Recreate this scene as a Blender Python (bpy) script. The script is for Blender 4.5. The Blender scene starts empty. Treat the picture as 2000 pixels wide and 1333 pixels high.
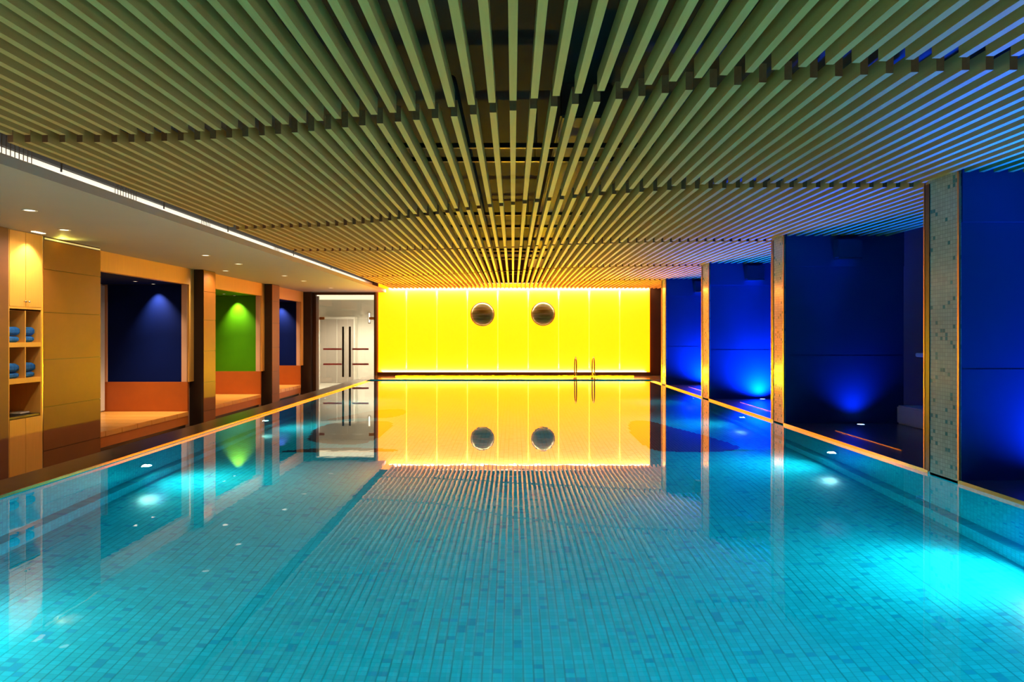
import bpy, bmesh, math, random
from mathutils import Vector, Matrix
random.seed(7)
C = bpy.context.scene.collection
PI = math.pi

# ------------------------------------------------------------------ camera, world, view
cam_d = bpy.data.cameras.new('camera'); cam = bpy.data.objects.new('camera', cam_d); C.objects.link(cam)
cam.location = (0, 0, 1.35); cam.rotation_euler = (PI/2, 0, 0)
cam_d.lens = 24; cam_d.sensor_width = 36; cam_d.shift_x = -0.001; cam_d.shift_y = -0.00625
cam_d.clip_start = 0.05; cam_d.clip_end = 200
bpy.context.scene.camera = cam
w = bpy.data.worlds.new('world'); bpy.context.scene.world = w; w.use_nodes = True
w.node_tree.nodes['Background'].inputs[0].default_value = (0.02, 0.05, 0.12, 1)
w.node_tree.nodes['Background'].inputs[1].default_value = 0.02
vs = bpy.context.scene.view_settings
vs.view_transform = 'Standard'; vs.look = 'None'; vs.gamma = 1; vs.use_curve_mapping = False
vs.exposure = 1.6

# light levels in one place
P_WALL = 1.3       # luminous yellow panels
P_STRIP = 90.0     # strips grazing the yellow wall, top
P_STRIPB = 48.0
P_JOINT = 45.0
P_COVE = 26.0
P_DOWN = 28.0
P_ALC = 75.0
P_POOLW = 52.0      # underwater, wide
P_POOLS = 17.0      # underwater, narrow
P_BLUE = [120, 26, 560, 400]
P_ROOM_FILL = 260.0      # added fill strip at the ledge, throws light up the slats
P_CURB = 32.0  # added fill behind the left curb
P_CURBR_FILL = 15.0  # added fill at the right pool edge, out of view
P_LOBBY = 230.0

# ------------------------------------------------------------------ layout numbers (metres, z = 0 is the water line)
XL, XR = -4.207, 4.037          # pool walls
CURB = 0.03
XLO = -4.65                     # outer edge of the left curb
YF = 20.15                      # far end of the pool
YW = 22.1                       # far wall
DEP = 1.5
ZS = 2.82                       # underside of slats
ZSOF = 2.718                    # soffit
XC, XFAC = -6.5, -6.71          # column faces and lintels on the left
ZFL = -0.57                     # corridor floor
PIL = [(2.23, 2.66), (6.19, 6.64), (10.19, 10.60), (14.08, 14.55), (18.06, 18.50)]
XFIN = 5.83
YB = -4.0                       # wall behind the camera

# ------------------------------------------------------------------ mesh helpers
def box(bm, x0, x1, y0, y1, z0, z1, bev=0):
    b = bm if not bev else bmesh.new()
    vs_ = [b.verts.new(p) for p in ((x0,y0,z0),(x1,y0,z0),(x1,y1,z0),(x0,y1,z0),(x0,y0,z1),(x1,y0,z1),(x1,y1,z1),(x0,y1,z1))]
    for f in ((0,3,2,1),(4,5,6,7),(0,1,5,4),(1,2,6,5),(2,3,7,6),(3,0,4,7)):
        b.faces.new([vs_[i] for i in f])
    if bev:
        bmesh.ops.bevel(b, geom=b.edges[:], offset=bev, segments=2, affect='EDGES')
        m = bpy.data.meshes.new('tmp'); b.to_mesh(m); bm.from_mesh(m); bpy.data.meshes.remove(m); b.free()

def quad(bm, pts):
    bm.faces.new([bm.verts.new(p) for p in pts])

def tube(bm, pts, r, seg=12, cap=True):
    pts = [Vector(p) for p in pts]; rings = []
    t0 = (pts[1]-pts[0]).normalized()
    up = Vector((1,0,0)) if abs(t0.x) < 0.9 else Vector((0,1,0))
    for i, p in enumerate(pts):
        t = (pts[min(i+1,len(pts)-1)]-pts[max(i-1,0)]).normalized()
        u = (up - t*up.dot(t)).normalized(); v = t.cross(u)
        rings.append([bm.verts.new(p + u*r*math.cos(a*2*PI/seg) + v*r*math.sin(a*2*PI/seg)) for a in range(seg)])
    for a, b in zip(rings, rings[1:]):
        for k in range(seg):
            bm.faces.new((a[k], a[(k+1)%seg], b[(k+1)%seg], b[k]))
    if cap:
        bm.faces.new(rings[0][::-1]); bm.faces.new(rings[-1])

def lathe(bm, prof, origin, axis='z', seg=32):
    """prof: (radius, height) pairs; axis: direction that height runs in."""
    def P(r, h, a):
        c, s = r*math.cos(a), r*math.sin(a)
        q = {'z': (c,s,h), '-z': (c,-s,-h), 'x': (h,c,s), '-x': (-h,-c,s), 'y': (s,h,c), '-y': (c,-h,s)}[axis]
        return Vector(origin)+Vector(q)
    rings = []
    for r, h in prof:
        rings.append([bm.verts.new(P(max(r,1e-5), h, 2*PI*k/seg)) for k in range(seg)])
    for a, b in zip(rings, rings[1:]):
        for k in range(seg):
            bm.faces.new((a[k], a[(k+1)%seg], b[(k+1)%seg], b[k]))
    bmesh.ops.recalc_face_normals(bm, faces=bm.faces[:])

def obj(name, bm, mat, parent=None, smooth=False, loc=None):
    me = bpy.data.meshes.new(name); bm.to_mesh(me); bm.free()
    if mat: me.materials.append(mat)
    if smooth:
        for p in me.polygons: p.use_smooth = True
    o = bpy.data.objects.new(name, me); C.objects.link(o)
    if parent: o.parent = parent
    if loc: o.location = loc
    return o

def bx(name, dims, mat, parent=None, bev=0):
    bm = bmesh.new(); box(bm, *dims, bev=bev)
    return obj(name, bm, mat, parent)

def tag(o, label, cat, group=None, kind=None):
    o['label'] = label; o['category'] = cat
    if group: o['group'] = group
    if kind: o['kind'] = kind
    return o

def struct(o, label=None, cat=None):
    o['kind'] = 'structure'
    if label: o['label'] = label
    if cat: o['category'] = cat
    return o

def thing(name, label, cat, loc=(0,0,0), group=None):
    o = bpy.data.objects.new(name, None); C.objects.link(o); o.location = loc; o.empty_display_size = 0.1
    return tag(o, label, cat, group)

def light(kind, name, loc, power, col, parent=None, direction=None, size=0.05, size_y=None, spot=None, blend=0.5):
    d = bpy.data.lights.new(name, kind); d.energy = power; d.color = col
    if kind == 'AREA':
        d.size = size
        if size_y: d.shape = 'RECTANGLE'; d.size_y = size_y
    else:
        d.shadow_soft_size = size
    if kind == 'SPOT':
        d.spot_size = math.radians(spot); d.spot_blend = blend
    o = bpy.data.objects.new(name, d); C.objects.link(o)
    pl = Vector(parent.location) if parent else Vector((0,0,0))
    if parent: o.parent = parent
    o.location = Vector(loc) - pl
    if direction:
        o.rotation_euler = Vector(direction).to_track_quat('-Z', 'Y').to_euler()
    return o

# ------------------------------------------------------------------ materials
def mat(name, col, rough=0.5, metal=0.0, emit=None, estr=0, spec=0.5, coat=0):
    m = bpy.data.materials.new(name); m.use_nodes = True
    b = m.node_tree.nodes['Principled BSDF']
    b.inputs['Base Color'].default_value = (*col, 1); b.inputs['Roughness'].default_value = rough
    b.inputs['Metallic'].default_value = metal; b.inputs['Specular IOR Level'].default_value = spec
    b.inputs['Coat Weight'].default_value = coat
    if emit:
        b.inputs['Emission Color'].default_value = (*emit, 1); b.inputs['Emission Strength'].default_value = estr
    return m

def N(nt, t, **k):
    n = nt.nodes.new(t)
    for a, v in k.items(): setattr(n, a, v)
    return n

def noisy(m, scale=(8,8,8), amt=0.25, detail=4, bump=0.0):
    """procedural variation of the base colour, plus optional bump"""
    nt = m.node_tree; b = nt.nodes['Principled BSDF']; col = b.inputs['Base Color'].default_value[:]
    tc = N(nt,'ShaderNodeTexCoord'); mp = N(nt,'ShaderNodeMapping'); mp.inputs['Scale'].default_value = scale
    ns = N(nt,'ShaderNodeTexNoise'); ns.inputs['Scale'].default_value = 1; ns.inputs['Detail'].default_value = detail
    nt.links.new(tc.outputs['Object'], mp.inputs['Vector']); nt.links.new(mp.outputs[0], ns.inputs['Vector'])
    mx = N(nt,'ShaderNodeMix', data_type='RGBA')
    mx.inputs[6].default_value = (*[c*(1-amt) for c in col[:3]],1); mx.inputs[7].default_value = (*[min(1,c*(1+amt)) for c in col[:3]],1)
    nt.links.new(ns.outputs['Fac'], mx.inputs[0]); nt.links.new(mx.outputs[2], b.inputs['Base Color'])
    if bump:
        bp = N(nt,'ShaderNodeBump'); bp.inputs['Strength'].default_value = bump; bp.inputs['Distance'].default_value = 0.01
        nt.links.new(ns.outputs['Fac'], bp.inputs['Height']); nt.links.new(bp.outputs[0], b.inputs['Normal'])
    return m

def tiles(name, base, accent, grout, plane, s=0.045, frac=0.07, rough=0.2, joint=0.06, strong=0, vary=0.12, spec=0.5, sv=None):
    m = bpy.data.materials.new(name); m.use_nodes = True; nt = m.node_tree; L = nt.links.new
    b = nt.nodes['Principled BSDF']; b.inputs['Roughness'].default_value = rough; b.inputs['Specular IOR Level'].default_value = spec
    tc = N(nt,'ShaderNodeTexCoord'); sp = N(nt,'ShaderNodeSeparateXYZ'); L(tc.outputs['Object'], sp.inputs[0])
    a1, a2 = {'XY':(0,1),'YZ':(1,2),'XZ':(0,2)}[plane]
    def M(op, a, v=None, c=None):
        n = N(nt,'ShaderNodeMath', operation=op)
        for i, q in enumerate((a, v, c)):
            if q is None: continue
            if isinstance(q, (int,float)): n.inputs[i].default_value = q
            else: L(q, n.inputs[i])
        return n.outputs[0]
    u = M('DIVIDE', sp.outputs[a1], s); v = M('DIVIDE', sp.outputs[a2], sv or s)
    fu, fv = M('FLOOR', u), M('FLOOR', v)
    cb = N(nt,'ShaderNodeCombineXYZ'); L(fu, cb.inputs[0]); L(fv, cb.inputs[1]); cb.inputs[2].default_value = 3.7
    wn = N(nt,'ShaderNodeTexWhiteNoise', noise_dimensions='3D'); L(cb.outputs[0], wn.inputs['Vector'])
    acc = M('LESS_THAN', wn.outputs['Value'], frac)
    sc = N(nt,'ShaderNodeSeparateColor'); L(wn.outputs['Color'], sc.inputs[0])
    br = M('MULTIPLY_ADD', sc.outputs[1], 2*vary, 1-vary)
    m1 = N(nt,'ShaderNodeMix', data_type='RGBA'); m1.inputs[6].default_value = (*base,1); m1.inputs[7].default_value = (*accent,1); L(acc, m1.inputs[0])
    vm = N(nt,'ShaderNodeVectorMath', operation='SCALE'); L(m1.outputs[2], vm.inputs[0]); L(br, vm.inputs['Scale'])
    def edge(t, wdt):
        f = M('FRACT', t); return M('LESS_THAN', M('MINIMUM', f, M('SUBTRACT', 1.0, f)), wdt)
    g = M('MAXIMUM', edge(u, joint), edge(v, joint))
    m2 = N(nt,'ShaderNodeMix', data_type='RGBA'); L(g, m2.inputs[0]); L(vm.outputs[0], m2.inputs[6]); m2.inputs[7].default_value = (*grout,1)
    out = m2.outputs[2]
    if strong:
        # sheet joints: every few tiles a wider darker joint along the length of the pool, broken up per stretch
        uu = M('DIVIDE', u, 1.0*strong); g2 = edge(uu, 0.09/strong)
        cb2 = N(nt,'ShaderNodeCombineXYZ'); L(M('ROUND', uu), cb2.inputs[0]); L(M('FLOOR', M('DIVIDE', v, 14.0)), cb2.inputs[1])
        w2 = N(nt,'ShaderNodeTexWhiteNoise', noise_dimensions='2D'); L(cb2.outputs[0], w2.inputs['Vector'])
        g2 = M('MULTIPLY', g2, M('MULTIPLY', w2.outputs['Value'], 0.38))
        m3 = N(nt,'ShaderNodeMix', data_type='RGBA'); L(g2, m3.inputs[0]); L(out, m3.inputs[6]); m3.inputs[7].default_value = (*[c*0.3 for c in grout],1)
        out = m3.outputs[2]
    L(out, b.inputs['Base Color'])
    return m

POOLB, POOLA, POOLG = (0.006,0.60,0.74), (0.003,0.43,0.66), (0.004,0.46,0.60)
M_pool_xy = tiles('aqua_mosaic_floor', POOLB, POOLA, POOLG, 'XY', s=0.062, sv=0.043, strong=1, joint=0.05, frac=0.07, vary=0.09)
M_pool_yz = tiles('aqua_mosaic_side', POOLB, POOLA, POOLG, 'YZ', frac=0.03)
M_pool_xz = tiles('aqua_mosaic_end', POOLB, POOLA, POOLG, 'XZ', frac=0.03)
M_inlay = tiles('dark_plum_mosaic', (0.05,0.035,0.06), (0.03,0.03,0.06), (0.12,0.16,0.2), 'XY', joint=0.05)
M_pil_yz = tiles('pillar_mosaic_side', (0.44,0.46,0.39), (0.07,0.22,0.23), (0.28,0.29,0.25), 'YZ', s=0.037, frac=0.06, rough=0.12)
M_pil_xz = tiles('pillar_mosaic_front', (0.44,0.46,0.39), (0.07,0.22,0.23), (0.28,0.29,0.25), 'XZ', s=0.037, frac=0.06, rough=0.12)

M_slat = noisy(mat('pale_oak_slat', (0.54,0.315,0.095), 0.6, spec=0.25), (60,3,60), 0.12, 5)
M_endgrain = noisy(mat('sawn_end_grain', (0.22,0.085,0.035), 0.7, spec=0.2), (60,60,60), 0.2)
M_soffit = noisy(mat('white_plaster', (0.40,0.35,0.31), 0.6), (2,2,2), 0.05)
M_dark = noisy(mat('black_ceiling_void', (0.005,0.005,0.006), 0.8), (1,1,1), 0.2)
M_duct = noisy(mat('dusty_duct_metal', (0.06,0.035,0.03), 0.6), (6,6,6), 0.3)
M_stone = noisy(mat('brown_honed_stone', (0.13,0.085,0.05), 0.28), (5,5,5), 0.25)
M_deck = noisy(mat('polished_brown_deck', (0.22,0.13,0.05), 0.12, coat=0.3), (4,4,4), 0.15)
M_gold = noisy(mat('brass_trim', (0.78,0.55,0.16), 0.15, 1.0), (20,20,20), 0.1)
M_copper = noisy(mat('copper_edge_trim', (0.62,0.32,0.12), 0.35, 0.85), (20,20,20), 0.1)
M_black = mat('black_metal', (0.01,0.01,0.01), 0.4)
M_colbrown = noisy(mat('bronze_cladding_panel', (0.19,0.052,0.004), 0.5), (3,3,3), 0.15)
M_colside = noisy(mat('dark_chocolate_wood', (0.03,0.014,0.008), 0.5), (3,3,12), 0.2)
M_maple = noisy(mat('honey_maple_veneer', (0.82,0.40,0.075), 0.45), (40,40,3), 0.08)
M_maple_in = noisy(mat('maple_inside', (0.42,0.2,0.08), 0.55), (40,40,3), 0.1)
M_redwall = noisy(mat('russet_wall', (0.16,0.05,0.022), 0.5), (3,3,10), 0.15)
M_salmon = noisy(mat('salmon_painted_frame', (0.72,0.40,0.24), 0.5), (5,5,5), 0.04)
M_waist = noisy(mat('terracotta_backboard', (0.46,0.10,0.006), 0.5), (4,4,4), 0.12)
M_bench = noisy(mat('amber_wood_tile', (0.80,0.36,0.07), 0.3), (30,4,30), 0.12)
M_benchf = noisy(mat('orange_brown_plinth', (0.50,0.13,0.01), 0.4), (6,6,6), 0.1)
M_bluep = noisy(mat('royal_blue_panel', (0.0,0.006,0.085), 0.8, spec=0.1), (3,3,3), 0.12)
M_greenp = noisy(mat('leaf_green_panel', (0.06,0.25,0.0), 0.7, spec=0.1), (3,3,3), 0.12)
M_floor = noisy(mat('dark_corridor_floor', (0.06,0.04,0.025), 0.3), (4,4,4), 0.2)
M_chrome = mat('steel_tube', (0.75,0.72,0.68), 0.18, 1.0)
M_bayw = noisy(mat('navy_render', (0.01,0.05,0.20), 0.8, spec=0.1), (1.5,1.5,1.5), 0.12)
M_bayf = noisy(mat('dark_bay_paving', (0.10,0.10,0.11), 0.25), (8,2,8), 0.35)
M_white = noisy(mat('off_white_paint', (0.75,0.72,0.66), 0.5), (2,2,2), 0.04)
M_brown = noisy(mat('brown_end_wall', (0.12,0.04,0.01), 0.5), (3,3,3), 0.15)
M_lens_w = mat('warm_lamp_lens', (1,1,1), 0.4, emit=(1,0.86,0.62), estr=0.8)
M_lens_p = mat('underwater_lamp_lens', (1,1,1), 0.4, emit=(0.75,1,0.95), estr=5)
M_lens_b = mat('blue_lamp_lens', (1,1,1), 0.4, emit=(0.25,0.45,1), estr=3)
M_tube = mat('cove_tube', (1,1,1), 0.4, emit=(1,0.93,0.78), estr=0.6)
M_towel = noisy(mat('blue_terry_cloth', (0.015,0.16,0.55), 0.95), (90,90,90), 0.35, bump=0.6)
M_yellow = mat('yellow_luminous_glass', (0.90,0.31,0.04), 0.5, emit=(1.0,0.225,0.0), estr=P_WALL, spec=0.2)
M_joint = mat('lit_panel_joint', (0.9,0.8,0.3), 0.5, emit=(1.0,0.62,0.03), estr=0.9)

def glass_thin(name, tint=(1,1,1), ior=1.5, rough=0.0):
    m = bpy.data.materials.new(name); m.use_nodes = True; nt = m.node_tree; nt.nodes.clear()
    o = N(nt,'ShaderNodeOutputMaterial'); t = N(nt,'ShaderNodeBsdfTransparent'); g = N(nt,'ShaderNodeBsdfGlossy'); f = N(nt,'ShaderNodeFresnel'); x = N(nt,'ShaderNodeMixShader')
    t.inputs[0].default_value = (*tint,1); g.inputs['Roughness'].default_value = rough; f.inputs[0].default_value = ior
    nt.links.new(f.outputs[0], x.inputs[0]); nt.links.new(t.outputs[0], x.inputs[1]); nt.links.new(g.outputs[0], x.inputs[2]); nt.links.new(x.outputs[0], o.inputs[0])
    return m
M_glass = glass_thin('clear_door_glass', (0.92,0.93,0.9))

def water_mat():
    m = bpy.data.materials.new('pool_water'); m.use_nodes = True; nt = m.node_tree; nt.nodes.clear(); L = nt.links.new
    o = N(nt,'ShaderNodeOutputMaterial'); r = N(nt,'ShaderNodeBsdfRefraction'); g = N(nt,'ShaderNodeBsdfGlossy'); f = N(nt,'ShaderNodeFresnel'); x = N(nt,'ShaderNodeMixShader')
    r.inputs['Color'].default_value = (0.95,1,1,1); r.inputs['IOR'].default_value = 1.33; r.inputs['Roughness'].default_value = 0
    g.inputs['Roughness'].default_value = 0.0; f.inputs[0].default_value = 1.33
    tc = N(nt,'ShaderNodeTexCoord'); mp = N(nt,'ShaderNodeMapping'); mp.inputs['Scale'].default_value = (1.0,1.0,1)
    ns = N(nt,'ShaderNodeTexNoise'); ns.inputs['Scale'].default_value = 5.0; ns.inputs['Detail'].default_value = 2
    L(tc.outputs['Object'], mp.inputs[0]); L(mp.outputs[0], ns.inputs['Vector'])
    bp = N(nt,'ShaderNodeBump'); bp.inputs['Strength'].default_value = 0.005; bp.inputs['Distance'].default_value = 0.05
    L(ns.outputs['Fac'], bp.inputs['Height'])
    for q in (r, g, f): L(bp.outputs[0], q.inputs['Normal'])
    q1 = N(nt,'ShaderNodeMath', operation='SUBTRACT'); q1.inputs[0].default_value = 1; L(f.outputs[0], q1.inputs[1])
    q0 = N(nt,'ShaderNodeMath', operation='MULTIPLY_ADD'); q0.inputs[1].default_value = 6.0; q0.inputs[2].default_value = -0.2; L(f.outputs[0], q0.inputs[0])
    q4 = N(nt,'ShaderNodeMath', operation='MAXIMUM'); q4.inputs[1].default_value = 0.55; L(q0.outputs[0], q4.inputs[0])
    q2 = N(nt,'ShaderNodeMath', operation='POWER'); L(q1.outputs[0], q2.inputs[0]); L(q4.outputs[0], q2.inputs[1])
    q3 = N(nt,'ShaderNodeMath', operation='SUBTRACT'); q3.inputs[0].default_value = 1; L(q2.outputs[0], q3.inputs[1])
    L(q3.outputs[0], x.inputs[0]); L(r.outputs[0], x.inputs[1]); L(g.outputs[0], x.inputs[2]); L(x.outputs[0], o.inputs[0])
    return m
M_water = water_mat()

# ================================================================== THE POOL
pool = thing('swimming_pool', 'long indoor pool basin lined with aqua mosaic tiles and brown stone curb', 'pool', (0,0,-DEP))
def inpool(name, bm, m):
    o = obj(name, bm, m); o.parent = pool; o.matrix_parent_inverse = Matrix.Translation((0,0,DEP)); return o
Y0 = -3.0
bm = bmesh.new(); box(bm, XL-0.2, XR+0.2, Y0-0.2, YF+0.2, -DEP-0.15, -DEP); inpool('pool_floor', bm, M_pool_xy)
LED = 0.13
bm = bmesh.new(); box(bm, XL-0.2, XL, Y0, YF, -DEP, CURB-0.012); inpool('pool_side_wall', bm, M_pool_yz)
bm = bmesh.new(); box(bm, XR, XR+0.2, Y0, YF, -DEP, CURB-0.012); inpool('pool_side_wall', bm, M_pool_yz)
bm = bmesh.new(); box(bm, XL-0.2, XR+0.2, YF, YF+0.2, -DEP, CURB-0.012); inpool('pool_end_wall', bm, M_pool_xz)
bm = bmesh.new(); box(bm, XL-0.2, XR+0.2, Y0-0.2, Y0, -DEP, CURB-0.012); inpool('pool_end_wall', bm, M_pool_xz)
for a, b_ in ((XL, XL+LED), (XR-LED, XR)):
    bm = bmesh.new(); box(bm, a, b_, Y0, YF, -DEP, -1.22); inpool('pool_ledge', bm, M_pool_yz)
bm = bmesh.new(); box(bm, XLO, XL-0.012, Y0, YF+0.02, -0.6, CURB, 0.006); inpool('stone_curb', bm, M_stone)
bm = bmesh.new(); box(bm, XL-0.012, XL+0.004, Y0, YF, CURB-0.024, CURB+0.001); inpool('brass_edge_strip', bm, M_gold)
bm = bmesh.new(); box(bm, XL, XR, YF-0.004, YF+0.02, CURB-0.012, CURB+0.002); inpool('far_edge_strip', bm, M_stone)
prev = Y0
for a, b_ in PIL + [(YF, YF)]:
    if a - prev > 0.5:
        bm = bmesh.new(); box(bm, XR-0.004, XR+0.02, prev, a, CURB-0.035, CURB+0.002); inpool('brass_edge_strip', bm, M_gold)
    prev = b_
# dark mosaic waves laid in the floor
def inlay(pts):
    bm = bmesh.new(); z = -DEP+0.004; s = 0.045
    # stepped outline, tile by tile, like laid mosaic
    def inside(px, py):
        c = False; n = len(pts)
        for i in range(n):
            x1,y1 = pts[i]; x2,y2 = pts[(i+1)%n]
            if (y1>py)!=(y2>py) and px < (x2-x1)*(py-y1)/(y2-y1)+x1: c = not c
        return c
    y = math.floor(min(p[1] for p in pts)/s)*s
    while y < max(p[1] for p in pts):
        x = math.floor(min(p[0] for p in pts)/s)*s; st = None
        while x < max(p[0] for p in pts)+s:
            i_ = inside(x+s/2, y+s/2)
            if i_ and st is None: st = x
            if not i_ and st is not None:
                quad(bm, [(st,y,z),(x,y,z),(x,y+s,z),(st,y+s,z)]); st = None
            x += s
        y += s
    return inpool('dark_wave_inlay', bm, M_inlay)
def smooth_poly(p, n=6):
    out = []
    for i in range(len(p)):
        a, b_, c, d = p[i-1], p[i], p[(i+1)%len(p)], p[(i+2)%len(p)]
        for k in range(n):
            t = k/n
            out.append(tuple(0.5*((2*b_[j]) + (-a[j]+c[j])*t + (2*a[j]-5*b_[j]+4*c[j]-d[j])*t*t + (-a[j]+3*b_[j]-3*c[j]+d[j])*t**3) for j in (0,1)))
    return out
inlay(smooth_poly([(3.22,9.75),(3.05,10.6),(2.72,11.5),(2.44,12.3),(2.1,12.2),(1.9,11.0),(1.95,9.7),(2.3,9.46),(2.9,9.46)]))
inlay(smooth_poly([(-2.2,12.2),(-2.78,12.25),(-3.12,12.05),(-3.3,11.5),(-3.2,10.8),(-3.08,10.3),(-2.7,10.05),(-2.2,10.1),(-2.05,11.2)]))
inlay(smooth_poly([(-3.4,12.4),(-3.1,13.1),(-2.78,13.8),(-2.3,14.0),(-2.1,13.4),(-2.3,12.75),(-2.8,12.65)]))
inlay(smooth_poly([(-3.2,9.42),(-2.9,9.65),(-2.3,9.75),(-1.7,9.66),(-1.7,9.5),(-2.4,9.45)]))

bm = bmesh.new(); quad(bm, [(XL,Y0,0),(XR,Y0,0),(XR,YF,0),(XL,YF,0)])
tag(obj('pool_water', bm, M_water), 'still clear turquoise water filling the long pool', 'water', kind='stuff')

# underwater lamps
def uw_lamp(side, y, d, label, near=False):
    x = XL if side < 0 else XR
    t = thing('underwater_light', label, 'pool light', (x, y, -d), 'underwater lights in the pool walls')
    ax = 'x' if side < 0 else '-x'
    bm = bmesh.new(); lathe(bm, [(0.0,0.0),(0.075,0.0),(0.08,0.012),(0.062,0.02),(0.058,0.014),(0.0,0.014)], (0,0,0), ax, 24); obj('rim', bm, M_chrome, t, True)
    bm = bmesh.new(); lathe(bm, [(0.057,0.015),(0.045,0.026),(0.02,0.031),(0.0,0.032)], (0,0,0), ax, 24); obj('lens', bm, M_lens_p, t, True)
    s = 1 if side < 0 else -1
    light('SPOT', 'pool_lamp_wide', (x+s*0.06, y, -d), P_POOLW*(0.45 if y > 13 else 0.8 if y > 6 else 0.62 if y > 3 else 4.2), (0.3,1.0,0.86) if side < 0 else (0.3,0.9,1.0), t, (s*1.0,0,-0.15), 0.04, spot=170, blend=1)
    light('SPOT', 'pool_lamp_beam', (x+s*0.06, y, -d), P_POOLS*(2.2 if s < 0 and y < 6 else 1.2), (0.75,1.0,0.9), t, (s*0.9,0.1,-1), 0.02, spot=75, blend=1)
    return t
ordn = ['nearest', 'second nearest', 'third nearest', 'farthest']
for (y, d), n in zip(((7.75,0.74),(11.46,0.72),(15.2,0.70),(18.88,0.66)), ordn):
    uw_lamp(-1, y, d, 'round glowing lamp in left pool wall, %s of the four in view there' % n)
for (y, d), n in zip(((8.55,0.74),(11.88,0.70),(15.2,0.66),(18.9,0.60)), ordn):
    uw_lamp(1, y, d, 'round glowing lamp in right pool wall, %s of the four in view there' % n)
for s, y in ((-1,4.0),(-1,0.3),(1,5.1),(1,1.5)):
    t = uw_lamp(s, y, 0.74, 'round glowing lamp in %s pool wall just outside the photo%s' % ('left' if s < 0 else 'right', ', beside its edge' if y > 3 else ', behind the viewer'))

M_ladder = mat('bronze_toned_steel', (0.30,0.20,0.10), 0.35, 1.0)
# ladder
t = thing('pool_ladder', 'slim steel pool ladder at the far end in front of the yellow wall', 'ladder', (2.12,YF-0.12,-0.9))
lx = [1.86, 2.39]
def rail(x):
    pts = [(x, YF-0.13, -1.0), (x, YF-0.13, 0.35)]
    for k in range(0, 13):
        a = PI - k*PI/12; pts.append((x, YF+0.17+0.30*math.cos(a), 0.38+0.30*math.sin(a)))
    pts.append((x, YF+0.47, CURB))
    bm = bmesh.new(); tube(bm, [Vector(p)-t.location for p in pts], 0.019, 12); return obj('handrail', bm, M_ladder, t, True)
for x in lx:
    rail(x)
    bm = bmesh.new(); lathe(bm, [(0.0,0.0),(0.05,0.0),(0.05,0.012),(0.03,0.03),(0.0,0.03)], Vector((x, YF+0.47, CURB))-t.location, 'z', 20); obj('floor_flange', bm, M_ladder, t, True)
for z in (-0.25,-0.5,-0.75):
    bm = bmesh.new(); box(bm, lx[0]-t.location.x, lx[1]-t.location.x, -0.045, 0.035, z+0.9-0.012, z+0.9+0.012, 0.005); obj('tread', bm, M_ladder, t)

# ================================================================== FLOORS, WALLS, CEILINGS
struct(bx('floor', (-9.2, XLO, YB, 26.5, ZFL-0.1, ZFL), M_floor))
bm = bmesh.new(); box(bm, XLO, XR+0.0, YF+0.02, YW+0.1, -0.7, CURB); box(bm, XR, 6.6, YF+0.02, YW+0.1, -0.7, CURB)
struct(obj('floor_far_deck', bm, M_deck))
bm = bmesh.new()
box(bm, XR+0.02, 6.4, Y0, YF+0.02, -0.2, CURB)
struct(obj('floor_right_bays', bm, M_bayf))
struct(bx('floor_near_deck', (XLO, XR+0.2, YB, Y0-0.0, -0.2, CURB), M_stone))
struct(bx('ceiling', (-9.2, 6.6, YB, YW+0.3, 3.75, 3.85), M_dark))
struct(bx('ceiling_lobby', (-9.2, -3.5, YW+0.3, 26.6, 2.72, 2.8), M_white))
struct(bx('wall_near', (-9.2, 6.6, YB-0.1, YB, ZFL, 3.85), M_redwall))
# soffit over the left corridor
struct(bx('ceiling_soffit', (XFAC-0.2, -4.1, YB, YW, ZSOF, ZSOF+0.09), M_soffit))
struct(bx('wall_cove', (-4.62, -4.55, YB, YW, ZSOF+0.09, 3.02), M_white))
struct(bx('wall_cove_unlit', (-4.64, -4.50, YB, YW, 3.02, 3.75), M_dark))  # unlit upper part of the cove, its shade put in as black colour
# right: outer wall
struct(bx('wall_right', (6.2, 6.35, YB, YW+0.3, 0.0, 3.75), M_bayw))
for i, (a, b_) in enumerate(PIL):
    bm = bmesh.new()
    box(bm, XR+0.03, XFIN, a, b_, CURB, 1.035); box(bm, XR+0.03, XFIN, a+0.004, b_, 1.035, 1.05)
    box(bm, XR+0.03, XFIN, a, b_, 1.05, 2.37); box(bm, XR+0.03, XFIN, a-0.015, b_, 2.37, 3.75)
    struct(obj('wall_fin_%d' % (i+1), bm, M_bayw))

# far wall: lit yellow panels between brown ends
bm = bmesh.new(); box(bm, -4.43, 6.35, YW, YW+0.25, 0, 3.75); struct(obj('wall_far', bm, M_brown))
bm = bmesh.new(); box(bm, -4.36, 4.43, YW-0.16, YW, CURB, 0.14, 0.006); struct(obj('baseboard_far', bm, M_brown))
struct(bx('trim_1', (-4.43, -4.36, YW-0.10, YW, CURB, ZSOF), M_copper))
pw = 8.86/9
for i in range(9):
    x0 = -4.43+i*pw
    nm = ['first','second','third','fourth','fifth','sixth','seventh','eighth','last'][i]
    x1 = x0+pw
    if i == 0: x0 = -4.36
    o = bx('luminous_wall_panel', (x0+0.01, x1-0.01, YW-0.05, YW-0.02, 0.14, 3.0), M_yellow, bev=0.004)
    tag(o, 'glowing yellow glass wall panel, %s of nine counted from the glass door' % nm, 'wall panel', 'luminous yellow wall panels')
    if i:
        struct(bx('trim_%d' % (i+1), (x0-0.008, x0+0.008, YW-0.018, YW-0.006, 0.14, 3.0), M_joint))
t = thing('led_strip', 'added warm fill strip along the front foot of the brown ledge on the far deck', 'strip light', (0,YW-0.28,CURB))  # extra strip, added only to brighten the slats
bx('fill_channel', (-3.9, 4.0, -0.015, 0.015, 0, 0.012), M_brown, t)
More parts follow.
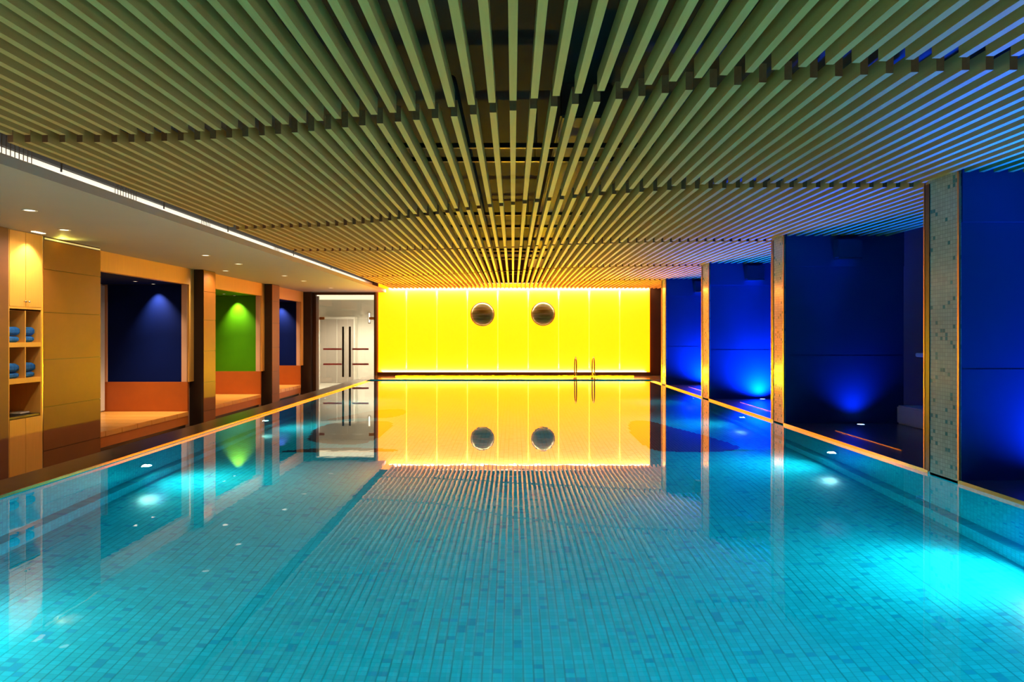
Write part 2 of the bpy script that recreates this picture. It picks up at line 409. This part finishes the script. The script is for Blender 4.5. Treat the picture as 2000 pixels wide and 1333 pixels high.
light('AREA', 'added_ledge_fill', (0.05, YW-0.28, CURB+0.016), P_ROOM_FILL, (1,0.62,0.0), t, (0,-1.0,0.65), 7.6, 0.025).data.spread = math.radians(105)
# strips washing the wall
t = thing('led_strip', 'long bright strip light in the slot above the yellow wall', 'strip light', (0,YW-0.15,3.0))
bx('diffuser', (-4.0, 4.4, -0.02, 0.02, 0, 0.02), M_lens_w, t)
bx('mounting_plate', (-4.0, 4.4, -0.02, 0.149, 0.02, 0.03), M_black, t)
light('AREA', 'wall_wash_top', (0.2, YW-0.078, 2.86), P_STRIP, (1,0.80,0.72), t, (0,0.12,-1), 8.4, 0.03)
for i in range(1,9):
    x = -4.43+i*pw
    light('SPOT', 'joint_lamp', (x, YW-0.085, 2.86), P_JOINT, (1,0.93,0.7), t, (0,0.25,-1), 0.01, spot=34, blend=1)
t = thing('led_strip', 'long bright strip light behind the brown ledge below the yellow wall', 'strip light', (0,YW-0.10,0.145))
bx('diffuser', (-4.2, 4.3, -0.02, 0.02, -0.004, 0.012), M_lens_w, t)
light('AREA', 'wall_wash_bottom', (0.0, YW-0.078, 0.155), P_STRIPB, (1,0.80,0.72), t, (0,0.12,1), 8.5, 0.03)
for i in range(1,9):
    x = -4.43+i*pw
    light('SPOT', 'joint_lamp', (x, YW-0.085, 0.155), P_JOINT, (1,0.93,0.7), t, (0,0.22,1), 0.01, spot=34, blend=1)

for (x, y0, y1, p, dr, lab) in ((XLO-0.07, -2.5, 13.0, P_CURB, (0.75,0,1), 'added warm fill strip tucked along the outer foot of the left stone curb'), (XR+0.35, -2.8, 2.0, P_CURBR_FILL, (-0.6,0,1), 'added unseen fill strip along the right pool edge before the first pillar')):  # two added fill strips along the pool edges, lifting the near slats
    zc = -0.06 if x < 0 else CURB+0.03
    t = thing('led_strip', lab, 'strip light', (x, (y0+y1)/2, zc))
    bx('fill_channel', (-0.03, 0.03, -(y1-y0)/2, (y1-y0)/2, -0.03, 0.0), M_brown, t)
    light('AREA', 'added_edge_fill', (x, (y0+y1)/2, zc+0.02), p, (1,0.70,0.26), t, dr, y1-y0, 0.05)
    bpy.context.view_layer.update()

# round brushed metal discs on the wall
def metal_disc():
    m = bpy.data.materials.new('brushed_bronze_disc'); m.use_nodes = True; nt = m.node_tree; b = nt.nodes['Principled BSDF']; L = nt.links.new
    b.inputs['Metallic'].default_value = 0.7; b.inputs['Roughness'].default_value = 0.32
    tc = N(nt,'ShaderNodeTexCoord'); mp = N(nt,'ShaderNodeMapping'); mp.inputs['Scale'].default_value = (1.2,1.2,9)
    ns = N(nt,'ShaderNodeTexNoise'); ns.inputs['Scale'].default_value = 1.6; ns.inputs['Detail'].default_value = 5
    rp = N(nt,'ShaderNodeValToRGB'); e = rp.color_ramp.elements
    e[0].position = 0.3; e[0].color = (0.08,0.05,0.02,1); e[1].position = 0.7; e[1].color = (0.34,0.28,0.19,1)
    k = rp.color_ramp.elements.new(0.5); k.color = (0.18,0.19,0.05,1)
    L(tc.outputs['Object'], mp.inputs[0]); L(mp.outputs[0], ns.inputs['Vector']); L(ns.outputs['Fac'], rp.inputs[0]); L(rp.outputs[0], b.inputs['Base Color'])
    return m
M_disc = metal_disc()
for x, lab in ((-0.985,'left'),(0.97,'right')):
    t = thing('wall_roundel', 'round domed bronze disc on the yellow wall, the %s one of the pair' % lab, 'wall ornament', (x, YW-0.05, 2.01 if x < 0 else 2.02), 'round bronze discs on the yellow wall')
    prof = [(0.372,0.012)] + [(0.372*math.cos(a*PI/2/10), 0.012+0.13*math.sin(a*PI/2/10)) for a in range(1,11)]
    bm = bmesh.new(); lathe(bm, prof, (0,0,0), '-y', 48); obj('dome', bm, M_disc, t, True)
    bm = bmesh.new(); lathe(bm, [(0.368,0.0),(0.386,0.0),(0.386,0.03),(0.372,0.034),(0.368,0.02),(0.368,0.0)], (0,0,0), '-y', 48); obj('rim', bm, M_black, t, True)

# ---- glass double door and the lobby behind
X0d, X1d = -6.38, -4.43
door = bpy.data.objects.new('door_1', None); C.objects.link(door); door.location = (0, YW, ZFL)
door['kind'] = 'structure'; door['label'] = 'glass double door with tall dark handles left of the yellow wall'; door['category'] = 'door'
def ind(name, dims, m, bev=0, par=None):
    x0,x1,y0,y1,z0,z1 = dims
    return bx(name, (x0,x1,y0-YW,y1-YW,z0-ZFL,z1-ZFL), m, par or door, bev)
bm = bmesh.new()
box(bm, X0d-0.12, X0d, -0.02, 0.12, 0, ZSOF-ZFL); box(bm, X1d-0.06, X1d, -0.06, 0.12, 0, ZSOF-ZFL); box(bm, X0d, X1d-0.06, -0.02, 0.12, 2.64-ZFL, ZSOF-ZFL)
obj('door_frame', bm, M_brown, door)
ind('lit_jamb', (X0d, X0d+0.09, YW+0.02, YW+0.08, ZFL, 2.6), M_white)
mid = -5.37
ind('transom_pane', (X0d+0.09, X1d-0.06, YW+0.03, YW+0.042, 1.885, 2.64), M_glass)
for a, b_, hx in ((X0d+0.10, mid-0.006, mid-0.12), (mid+0.006, X1d-0.07, mid+0.10)):
    leaf = ind('door_leaf', (a, b_, YW+0.03, YW+0.042, ZFL+0.01, 1.875), M_glass)
    bm = bmesh.new(); box(bm, hx-0.03, hx+0.03, -0.06, -0.03, 0.55, 2.18, 0.004); box(bm, hx-0.015, hx+0.015, -0.03, 0.031, 0.75, 0.78); box(bm, hx-0.015, hx+0.015, -0.03, 0.031, 1.95, 1.98)
    obj('handle', bm, M_black, leaf)
    hinge = a+0.0 if a < mid-0.5 else b_-0.17
    bm = bmesh.new(); box(bm, hinge, hinge+0.17, 0.02, 0.052, 2.405, 2.49); obj('hinge_plate', bm, M_copper, leaf)
    for z in (0.88, 0.39):
        q0, q1 = (a+0.13, hx-0.06) if a < mid-0.5 else (hx+0.06, b_-0.18)
        bm = bmesh.new(); box(bm, q0, q1, 0.024, 0.03, z-ZFL-0.028, z-ZFL+0.028); o = obj('safety_marking', bm, mat('dusty_red_film', (0.55,0.10,0.12), 0.5), leaf)
# lobby
struct(bx('wall_lobby_back', (-9.2, -3.5, 26.4, 26.6, ZFL, 2.8), M_white))
struct(bx('wall_lobby_right', (-3.7, -3.5, YW+0.25, 26.4, ZFL, 2.8), M_white))
struct(bx('wall_lobby_left', (-9.3, -9.2, YW, 26.4, ZFL, 2.8), M_white))
struct(bx('floor_lobby', (-9.2, -3.7, YW+0.12, 26.4, ZFL, ZFL+0.012), M_white))
bm = bmesh.new(); box(bm, -9.2, X0d-0.12, YW, YW+0.2, ZFL, 3.75); box(bm, X0d-0.12, -4.43, YW+0.0, YW+0.2, ZSOF, 3.75); struct(obj('wall_far_left', bm, M_redwall))
t = thing('cove_light', 'bright horizontal light band in the lobby behind the glass door', 'cove light', (-5.4, YW+0.5, 2.6))
bx('diffuser', (-1.3, 1.1, 0, 0.06, -0.09, 0.08), mat('lobby_band', (1,1,1), 0.5, emit=(1,0.80,0.5), estr=0.5), t)
t = thing('cupboard', 'pale grey cupboard standing in the lobby beyond the left door leaf', 'cupboard', (-7.0, 25.9, ZFL))
bx('body', (-0.35,1.0,0,0.45,0,2.6), M_white, t, 0.01)
bm = bmesh.new(); box(bm, -0.3,0.31,-0.02,0,0.1,2.5); obj('door', bm, M_soffit, t)
bm = bmesh.new(); box(bm, 0.34,0.95,-0.02,0,0.1,2.5); obj('door', bm, M_soffit, t)
t = thing('wall_sconce', 'slim lit wall sconce seen through the glass door', 'sconce', (-5.55, 26.4, 2.0))
bx('backplate', (-0.05,0.05,-0.03,0,-0.22,0.22), M_chrome, t); bx('lamp_tube', (-0.02,0.02,-0.07,-0.03,-0.18,0.18), M_lens_w, t)
light('SPOT', 'lobby_lamp', (-5.4, 23.6, 2.68), P_LOBBY, (1,0.88,0.66), None, (0,0.1,-1), 0.05, spot=150)

# ================================================================== SLAT CEILING RAFTS
def interp(tab, x):
    if x <= tab[0][0]: return tab[0][1]
    for (a, fa), (b_, fb) in zip(tab, tab[1:]):
        if x <= b_:
            return fa+(fb-fa)*(x-a)/(b_-a)
    return tab[-1][1]
BR = [
 [(-3.7,5.02),(-2.93,5.02),(-2.39,4.96),(-1.84,4.84),(-1.44,4.73),(-0.9,4.55),(-0.38,4.40),(0.15,4.24),(0.55,4.11),(1.08,3.90),(1.68,3.72),(2.09,3.65),(2.5,3.60),(6,3.58)],
 [(-3.9,9.33),(-2.46,9.07),(-1.9,8.8),(-1.6,8.6),(-1.19,8.32),(-0.92,8.13),(-0.27,7.68),(0,7.54),(0.5,7.24),(0.9,7.02),(1.3,6.84),(1.75,6.69),(2.4,6.62),(6,6.6)],
 [(-3.6,11.9),(-2,11.8),(-1.2,11.65),(-0.67,11.53),(0,11.38),(0.78,11.06),(1.3,10.94),(1.96,10.78),(3.0,10.65),(6,10.6)],
 [(-3.9,17.3),(-2.6,17.0),(-1.8,16.7),(-0.8,16.05),(0,15.55),(0.6,15.2),(1.19,14.96),(2.4,14.65),(3.9,14.48),(6,14.48)],
 [(-3.9,20.0),(-2,19.7),(-1,19.4),(0,19.1),(1.2,18.8),(2.5,18.5),(3.9,18.3),(6,18.3)],
]
GAP = [0.19, 0.19, 0.13, 0.14, 0.14]
SP, SW, SD = 0.1323, 0.044, 0.11
labels = ['nearest raft of pale wood slats above the camera end of the pool',
 'second nearest raft of pale wood ceiling slats, between two curved gaps',
 'third nearest raft of wood ceiling slats, over the middle of the pool',
 'fourth raft of wood ceiling slats, starting level with the second tiled pillar in view',
 'fifth raft of wood ceiling slats, second from the yellow wall',
 'farthest raft of wood ceiling slats, ending at the yellow wall']
n0 = int(math.floor((-3.95)/SP))
for k in range(6):
    t = thing('slatted_ceiling_raft', labels[k], 'slatted ceiling', (0, 2+3.6*k, ZS), 'rafts of the slatted ceiling')
    for i in range(-30, 44):
        x = i*SP + 0.0
        if x < -3.96 or x > 5.66: continue
        y1 = interp(BR[k], x) if k < 5 else YW-0.26
        y0 = interp(BR[k-1], x)+GAP[k-1] if k > 0 else (-2.0)
        segs = [(y0, y1)]
        if x > XR-0.06:
            lo = PIL[k-1][1]+0.01 if k > 0 else -2.0
            hi = PIL[k][0]-0.02 if k < 5 else YW-0.26
            if k == 0: lo, hi = -2.0, PIL[0][0]-0.02
            if k >= 1: lo, hi = PIL[k-1][1]+0.01, (PIL[k][0]-0.02 if k < 5 else YW-0.26)
            segs = [(lo, hi)]
        for a, b_ in segs:
            dx = 0.0
            o = bx('slat', (x-SW/2, x+SW/2, a-t.location.y, b_-t.location.y, 0, SD), M_slat, t)
            o.data.materials.append(M_endgrain)
            for p in o.data.polygons:
                if abs(p.normal.y) > 0.9: p.material_index = 1
    y0c = (interp(BR[k-1], 0)+0.9) if k else 0.5; y1c = (interp(BR[k], 0)-0.9) if k < 5 else YW-0.8
    for yc in (y0c+0.6 if k else 0.6, y1c-0.4):
        bx('carrier_rail', (-3.97, 3.9, yc-0.02-t.location.y, yc+0.02-t.location.y, SD, SD+0.04), M_black, t)
        for xh in (-3.2, 0.2, 3.4):
            bx('hanger_rod', (xh-0.005, xh+0.005, yc-0.005-t.location.y, yc+0.005-t.location.y, SD+0.04, 3.75-ZS), M_black, t)

# services in the void
t = tag(bx('ventilation_duct', (0.45, 0.95, 6.5, 21.0, 3.42, 3.75), M_duct, bev=0.02), 'dusty rectangular air duct glimpsed above the central ceiling slats', 'duct')
for k, (x, y) in enumerate(((-0.9,15.5),(0.25,13.2))):
    bm = bmesh.new(); tube(bm, [(x-1.4,y,3.2),(x+1.6,y,3.2)], 0.03, 10)
    tag(obj('service_pipe', bm, M_duct, None, True), ['thin service pipe crossing above the slats nearer the yellow wall','thin service pipe crossing above the slats over mid pool'][k], 'pipe')
bm = bmesh.new(); tube(bm, [(-0.5,5.5,3.4),(-0.5,21,3.4)], 0.045, 10)
tag(obj('service_pipe', bm, M_duct, None, True), 'long service pipe running lengthwise above the central slats', 'pipe')

# cove strip along the soffit
t = thing('cove_light', 'bright strip light in the gap between white soffit and wooden slats', 'cove light', (-4.4, 9, ZSOF+0.1))
bx('tube_lamp', (-0.02, 0.02, -12, 12.8, 0.0, 0.03), M_tube, t)
light('AREA', 'cove_lamp', (-4.30, 9, ZSOF+0.13), P_COVE, (1,0.92,0.76), t, (-1,0,0.3), 24, 0.05)
for y, lab in ((6.12,'nearest in view'),(7.92,'second in view'),(9.7,'third in view'),(12.6,'fourth in view'),(15.2,'fifth in view')):
    tag(bx('suspension_rod', (-4.056, -4.044, y-0.006, y+0.006, ZSOF+0.091, 3.749), M_black), 'thin dark rod in the lit gap beside the soffit, %s' % lab, 'rod', 'rods in the lit soffit gap')
for y0, y1, lab in ((5.25,5.98,'nearest the photo edge'),(7.2,7.62,'second along the gap'),(9.2,9.5,'third along the gap'),(12.0,12.3,'farthest along the gap')):
    bm = bmesh.new(); y = y0
    box(bm, -4.2, -4.19, y0, y1, 3.2, 3.24)
    while y < y1:
        box(bm, -4.2, -4.196, y, y+0.006, ZSOF+0.091, 3.2); y += 0.05
    tag(obj('vent_grille', bm, M_duct), 'small grey louvre grille in the lit soffit gap, %s' % lab, 'grille', 'louvre grilles in the soffit gap')

# ================================================================== LEFT SIDE
# russet wall near the cabinet
struct(bx('wall_left', (-7.0, XC+0.02, YB, 8.77, ZFL, ZSOF), M_redwall))
# back wall of alcoves
struct(bx('wall_alcove_back', (-8.7, -8.5, 9.0, YW, ZFL, 3.2), M_white))

# towel cabinet
cab = thing('towel_cabinet', 'tall maple built-in cabinet with open cubbies of blue towels', 'cabinet', (XC, 9.10, ZFL))
def incab(name, d, m, bev=0, par=None):
    x0,x1,y0,y1,z0,z1 = d
    return bx(name, (x0-XC,x1-XC,y0-9.10,y1-9.10,z0-ZFL,z1-ZFL), m, par or cab, bev)
ya, yb = 8.775, 9.43
bm = bmesh.new()
def cb(x0,x1,y0,y1,z0,z1): box(bm, x0-XC,x1-XC,y0-9.10,y1-9.10,z0-ZFL,z1-ZFL)
cb(XC-0.5, XC, ya, ya+0.035, ZFL, ZSOF); cb(XC-0.5, XC, yb-0.035, yb, ZFL, ZSOF)
cb(XC-0.02, XC, ya+0.035, yb-0.035, 1.67, 1.72)
cb(XC-0.5, XC, ya+0.035, yb-0.035, 1.185, 1.246); cb(XC-0.5, XC, ya+0.035, yb-0.035, 0.705, 0.77)
cb(XC-0.5, XC, 9.093, 9.107, 0.77, 1.185); cb(XC-0.5, XC, 9.093, 9.107, 1.246, 1.67)
cb(XC-0.5, XC, ya+0.035, yb-0.035, 1.67, 1.69)
obj('carcass', bm, M_maple, cab)
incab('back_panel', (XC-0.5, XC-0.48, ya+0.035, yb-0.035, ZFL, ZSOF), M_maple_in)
incab('counter_slab', (XC-0.48, XC-0.01, ya+0.035, yb-0.035, 0.245, 0.275), M_black)
for y0, y1 in ((ya+0.035, 9.098), (9.102, yb-0.035)):
    d = incab('door', (XC-0.02, XC+0.004, y0+0.002, y1-0.002, 1.722, ZSOF-0.005), M_maple)
    ky = y1-0.03 if y0 < 9 else y0+0.03
    bm = bmesh.new(); lathe(bm, [(0.0,0.0),(0.006,0.0),(0.006,0.02),(0.014,0.024),(0.014,0.032),(0.0,0.034)], (0.004, ky-9.10, 1.79-ZFL), 'x', 14); obj('knob', bm, M_chrome, d, True)
    incab('door', (XC-0.02, XC+0.004, y0+0.002, y1-0.002, ZFL+0.05, 0.235), M_maple)
tag(bx('shelf_tray', (XC-0.42, XC-0.12, 9.18, 9.36, 0.278, 0.30), M_white, bev=0.006), 'small white tray lying on the black counter inside the cabinet', 'tray')

# folded towels
def towel_mesh(hgt, L, seed):
    """a folded towel: several plies wrapped round a fold at the front, sagging a little"""
    rnd = random.Random(seed); bm = bmesh.new()
    dep = 0.30; prof = []
    n = 10
    # cross-section in (depth, z): rounded fold at the front with a seam between two plies
    for k in range(n+1):
        a = -PI/2 + PI*k/n
        bulge = 1.0 - 0.10*math.exp(-((a)/0.16)**2)
        prof.append((-0.05+0.05*math.cos(a)*bulge, hgt/2+hgt/2*math.sin(a)))
    prof += [(-dep*0.5, hgt*0.98), (-dep, hgt*0.93), (-dep, hgt*0.05)]
    rings = []
    M_ = 12
    for j in range(M_+1):
        v = j/M_; e = min(v, 1-v)
        round_ = 1.0 if e > 0.1 else 0.80+0.2*math.sin(e/0.1*PI/2)
        wob = 0.006*math.sin(v*7+seed)+0.004*rnd.uniform(-1,1)
        rings.append([bm.verts.new((p[0]*1.0 + (0 if p[0] < -0.06 else wob), (v-0.5)*L, hgt*0.5+(p[1]-hgt*0.5)*round_+(0.004*math.sin(v*5+seed*2) if p[1] > hgt*0.6 else 0))) for p in prof])
    for a, b_ in zip(rings, rings[1:]):
        for q in range(len(prof)):
            r2 = (q+1) % len(prof); bm.faces.new((a[q], b_[q], b_[r2], a[r2]))
    bm.faces.new(rings[0]); bm.faces.new(rings[-1][::-1])
    bmesh.ops.recalc_face_normals(bm, faces=bm.faces[:])
    bmesh.ops.subdivide_edges(bm, edges=bm.edges[:], cuts=1, use_grid_fill=True)
    return bm
for (z0, row) in ((1.246,'upper'),(0.77,'lower')):
    for (yc, col) in ((8.952,'left'),(9.25,'right')):
        h1 = 0.085 if row == 'upper' else 0.075
        h2 = 0.115 if row == 'upper' else 0.12
        for (zz, hh, wh, Lw) in ((z0, h1, 'bottom', 0.225), (z0+h1+0.004, h2, 'top', 0.245)):
            o = obj('folded_towel', towel_mesh(hh, Lw, int(yc*10)+int(zz*10)), M_towel, None, True, (XC-0.05, yc-0.012, zz+0.001))
            tag(o, 'blue folded towel, %s of the pair in the %s %s cubby' % (wh, row, col), 'towel', 'folded towels in the cabinet cubbies')

# clad columns
def column(y0, y1, label, x_in=XFAC-0.1, joints=True):
    t = thing('clad_column', label, 'column', (XC, (y0+y1)/2, ZFL), 'clad columns along the corridor')
    yc = (y0+y1)/2
    bx('core', (x_in-XC-0.1, -0.012, y0-yc, y1-yc, 0, ZSOF-ZFL), M_colside, t)
    zs = [ZFL, -0.27, 0.34, 1.0, 1.66, 2.26, ZSOF-(0.05 if y1-y0 > 1 else 0.012)]
    for a, b_ in zip(zs, zs[1:]):
        bx('cladding_panel', (-0.012, 0, y0-yc, y1-yc, a-ZFL+0.004, b_-ZFL-0.004), M_colbrown, t, 0.002)
    return t
column(9.45, 10.76, 'wide bronze panelled column right beside the towel cabinet')
t = thing('led_strip', 'short glowing strip along the top of the wide bronze column', 'strip light', (XC+0.012, 10.1, ZSOF-0.042))
bx('diffuser', (-0.012, 0.0, -0.63, 0.63, 0, 0.02), mat('soft_yellow_strip', (1,0.9,0.5), 0.5, emit=(1,0.85,0.35), estr=0.12), t)
light('SPOT', 'column_top_lamp', (XC+0.06, 9.75, ZSOF-0.10), 3, (1,0.95,0.12), t, (0.55,-0.1,1), 0.02, spot=150, blend=1)
column(14.35, 14.92, 'narrow panelled column between the blue alcove and the green alcove')
column(18.43, 19.0, 'narrow panelled column between the green alcove and the farthest blue alcove')
struct(bx('wall_left_far', (-7.0, XC+0.03, YW-0.25, YW-0.02, ZFL, ZSOF), M_colside))
struct(bx('trim_10', (XC-0.5, XC-0.004, 9.432, 9.448, ZFL, ZSOF), M_chrome))

bays = [(10.76, 14.35, 'blue', M_bluep, 'nearest alcove, big and blue'), (14.92, 18.43, 'green', M_greenp, 'middle alcove'), (19.0, YW-0.26, 'blue', M_bluep, 'farthest alcove')]
names = ['nearest','middle','farthest']
for k, (y0, y1, cn, pm, desc) in enumerate(bays):
    # lintel over the opening and ceiling of the alcove
    struct(bx('wall_lintel_%d' % (k+1), (XFAC-0.12, XFAC, y0, y1, 2.39, ZSOF), M_maple))
    struct(bx('ceiling_alcove_%d' % (k+1), (-8.5, XFAC-0.12, y0, y1, 2.39, 2.45), M_bluep if cn == 'blue' else M_greenp))
    # end wall of the alcove facing the camera
    ye = y1-0.2
    struct(bx('wall_alcove_end_%d' % (k+1), (-8.5, XFAC-0.09, ye+0.03, y1, ZFL, 2.39), M_salmon))
    t = thing('accent_wall_panel', ['large deep blue framed panel in the nearest alcove','bright green framed panel in the middle alcove','deep blue framed panel in the farthest alcove'][k], 'wall panel', (-7.6, ye, 0.37))
    xl, xr = -8.4, -6.86
    bx('panel', (xl+7.6, xr+7.6, 0, 0.028, 0, 2.015), pm, t)
    for a, b_, nm in ((xl-0.1, xl, 'frame'), (xr, xr+0.115, 'frame')):
        bx(nm, (a+7.6, b_+7.6, -0.03, 0.028, 0, 2.015), M_salmon, t, 0.003)
    o = bx('backboard', (-8.5, XFAC-0.02, ye-0.03, ye+0.028, -0.24, 0.37), M_waist, bev=0.004)
    tag(o, 'terracotta backboard behind the %s of the three tiled benches' % names[k], 'backboard', 'alcove backboards')
    # white edge of jamb
    struct(bx('trim_%d' % (11+k), (XFAC-0.06, XFAC, ye-0.01, y1, 0.37, 2.39), M_maple))
    # bench
    t = thing('tiled_bench', 'low amber tiled bench with russet front in the %s alcove' % names[k], 'bench', (-7.5, (y0+y1)/2, ZFL), 'low tiled benches in the alcoves')
    yc = (y0+y1)/2
    bx('kick_base', (-0.98, 0.72, y0-yc, ye-0.03-yc, 0, 0.07), M_black, t)
    bx('front_board', (-0.98, XFAC+7.5-0.01, y0-yc, ye-0.03-yc, 0.07, -0.33-ZFL), M_benchf, t)
    bm = bmesh.new(); nt_ = 7
    for q in range(nt_):
        a = y0-yc+(ye-0.03-y0)*q/nt_; b2 = y0-yc+(ye-0.03-y0)*(q+1)/nt_
        box(bm, -0.98, XFAC+7.5, a+0.003, b2-0.003, -0.33-ZFL, -0.24-ZFL, 0.006)
    obj('tile_top', bm, M_bench, t)
    # ceiling spots of the alcove
    for q, yy in enumerate((ye-0.85, ye-0.18)):
        s = thing('recessed_spot', 'small recessed spot in the ceiling of the %s alcove, %s the coloured panel' % (names[k], 'close to' if q else 'away from'), 'spotlight', (-7.36, yy, 2.39), 'alcove ceiling spots')
        bm = bmesh.new(); lathe(bm, [(0.035,0.0),(0.055,0.0),(0.055,0.008),(0.035,0.006)], (0,0,0), '-z', 20); obj('rim', bm, M_chrome, s, True)
        bm = bmesh.new(); lathe(bm, [(0.035,0.004),(0.0,0.005)], (0,0,0), '-z', 20); obj('lens', bm, M_lens_w, s)
        light('SPOT', 'alcove_lamp', (-7.36, yy, 2.37), P_ALC, (1,0.84,0.58), s, (0.05,0.12 if q else 0.02,-1), 0.02, spot=80, blend=1)
# white blind strip on the back wall of the nearest alcove
t = tag(bx('white_blind', (-8.5, -8.42, 13.93, 14.09, -0.22, 2.36), M_white, bev=0.01), 'narrow white blind on the back wall of the nearest alcove', 'blind')

# soffit downlights
for i, (x, y, lab) in enumerate(((-5.31,7.5,'nearest of the row over the corridor'),(-5.85,8.9,'set closer to the towel cabinet'),(-5.30,11.77,'second of the row over the corridor'),(-5.31,13.2,'third of the row over the corridor'),
        (-6.15,14.6,'set close to the first narrow column'),(-5.31,15.86,'fourth of the row over the corridor'),(-5.34,17.4,'fifth of the row over the corridor'),(-5.34,20.0,'last of the row, nearest the glass door'))):
    s = thing('downlight', 'round white downlight in the soffit, %s' % lab, 'downlight', (x, y, ZSOF), 'soffit downlights')
    bm = bmesh.new(); lathe(bm, [(0.055,0.001),(0.075,0.0),(0.075,0.006),(0.055,0.005)], (0,0,0), '-z', 24); obj('rim', bm, M_white, s, True)
    bm = bmesh.new(); lathe(bm, [(0.055,0.002),(0.0,0.004)], (0,0,0), '-z', 24); obj('lens', bm, M_lens_w, s)
    light('SPOT', 'downlight_lamp', (x, y, ZSOF-0.012), P_DOWN, (1,0.84,0.58), s, (-0.5,0,-1), 0.03, spot=120, blend=0.8)
# lamp above the cabinet
s = thing('cabinet_downlight', 'small slot light in the soffit directly above the cabinet doors', 'downlight', (XC+0.16, 9.12, ZSOF))
bx('diffuser', (-0.03,0.03,-0.1,0.1,-0.008,0), M_lens_w, s)
light('SPOT', 'cabinet_lamp', (XC+0.22, 9.12, ZSOF-0.02), 14, (1,0.84,0.58), s, (-0.25,0,-1), 0.02, spot=90, blend=0.5)

# ================================================================== RIGHT SIDE
pn = ['just outside the photo','nearest in view, large and grey green','second in view','third in view','farthest, slimmest looking']
for i, (a, b_) in enumerate(PIL):
    t = thing('tiled_pillar', 'mosaic tiled pillar at the right pool edge, %s' % pn[i], 'pillar', (XR+0.18, (a+b_)/2, 0), 'mosaic pillars along the pool')
    yc, xc = (a+b_)/2, XR+0.18
    me = bmesh.new(); box(me, -0.18+0.004, -0.152, a-yc, b_-yc, -0.02, 3.75); o = obj('shaft', me, M_pil_xz, t)
    me = bmesh.new(); box(me, -0.18, -0.18+0.006, a-yc+0.004, b_-yc-0.03, -0.02, 3.75); obj('pool_side_tiling', me, M_pil_yz, t)
    me = bmesh.new(); box(me, -0.186, -0.168, a-yc-0.016, a-yc+0.006, CURB, 3.5); obj('copper_edge', me, M_copper, t)
    me = bmesh.new(); box(me, -0.187, -0.155, b_-yc-0.03, b_-yc+0.045, CURB, 2.81); obj('black_reveal', me, M_black, t)
    me = bmesh.new(); box(me, -0.19, -0.175, b_-yc+0.045, b_-yc+0.06, CURB, 3.5); obj('copper_edge', me, M_copper, t)
BLUE = (0.0,0.075,1.0)
un = ['just outside the photo','in the bay beyond the nearest pillar','in the bay beyond the second pillar','in the bay beyond the third pillar','in the bay beyond the farthest pillar']
upl = [(5.08,5.9),(5.08,9.97),(5.08,13.9),(5.08,17.8)]
for i, (x, y) in enumerate(upl):
    s = thing('ground_uplight', 'small blue uplight set in the paving %s' % un[i], 'uplight', (x, y, CURB), 'blue uplights in the bays')
    bm = bmesh.new(); lathe(bm, [(0.05,0.0),(0.07,0.0),(0.07,0.008),(0.05,0.01)], (0,0,0), 'z', 24); obj('rim', bm, M_chrome, s, True)
    bm = bmesh.new(); lathe(bm, [(0.05,0.009),(0.0,0.012)], (0,0,0), 'z', 24); obj('lens', bm, M_lens_b, s)
    light('SPOT', 'blue_lamp', (x, y, CURB+0.03), P_BLUE[i], BLUE, s, (-0.05,0.12,1), 0.08, spot=[160,120,160,160][i], blend=1)
    light('SPOT', 'blue_beam', (x, y, CURB+0.03), [2600,1300,2000,1200][i], (0.0,0.055,1.0), s, (-0.25,-0.5,1), 0.05, spot=70, blend=1)
    a = PIL[i+1][0]
    b = thing('wall_light_box', 'box shaped wall light high on the blue wall %s' % un[i].replace('bay beyond the','bay behind the'), 'wall light', (4.95, a-0.015, 2.46), 'box lights on the bay walls')
    bx('housing', (-0.18,0.18,-0.16,0,0.02,0.30), M_bayw, b, 0.01)
    bx('lower_plate', (-0.17,0.17,-0.165,0,0.0,0.02), M_chrome, b)
    m_ = tag(bx('floor_drain_strip', (4.42, 4.435, y-2.2, y-0.6, CURB, CURB+0.006), M_copper), 'thin copper strip in the paving %s' % un[i], 'drain', 'copper strips in the bay paving')
t = thing('planter_bench', 'pale low bench against the outer wall in the bay beyond the nearest pillar', 'bench', (5.95, 9.2, CURB))
bx('body', (-0.25,0.24,-1.0,0.95,0,0.27), M_white, t, 0.02)
t = tag(bx('wall_ledge', (5.95,6.2,7.0,10.1,1.02,1.08), M_white, bev=0.01), 'thin pale ledge on the outer wall above the low bench', 'ledge')
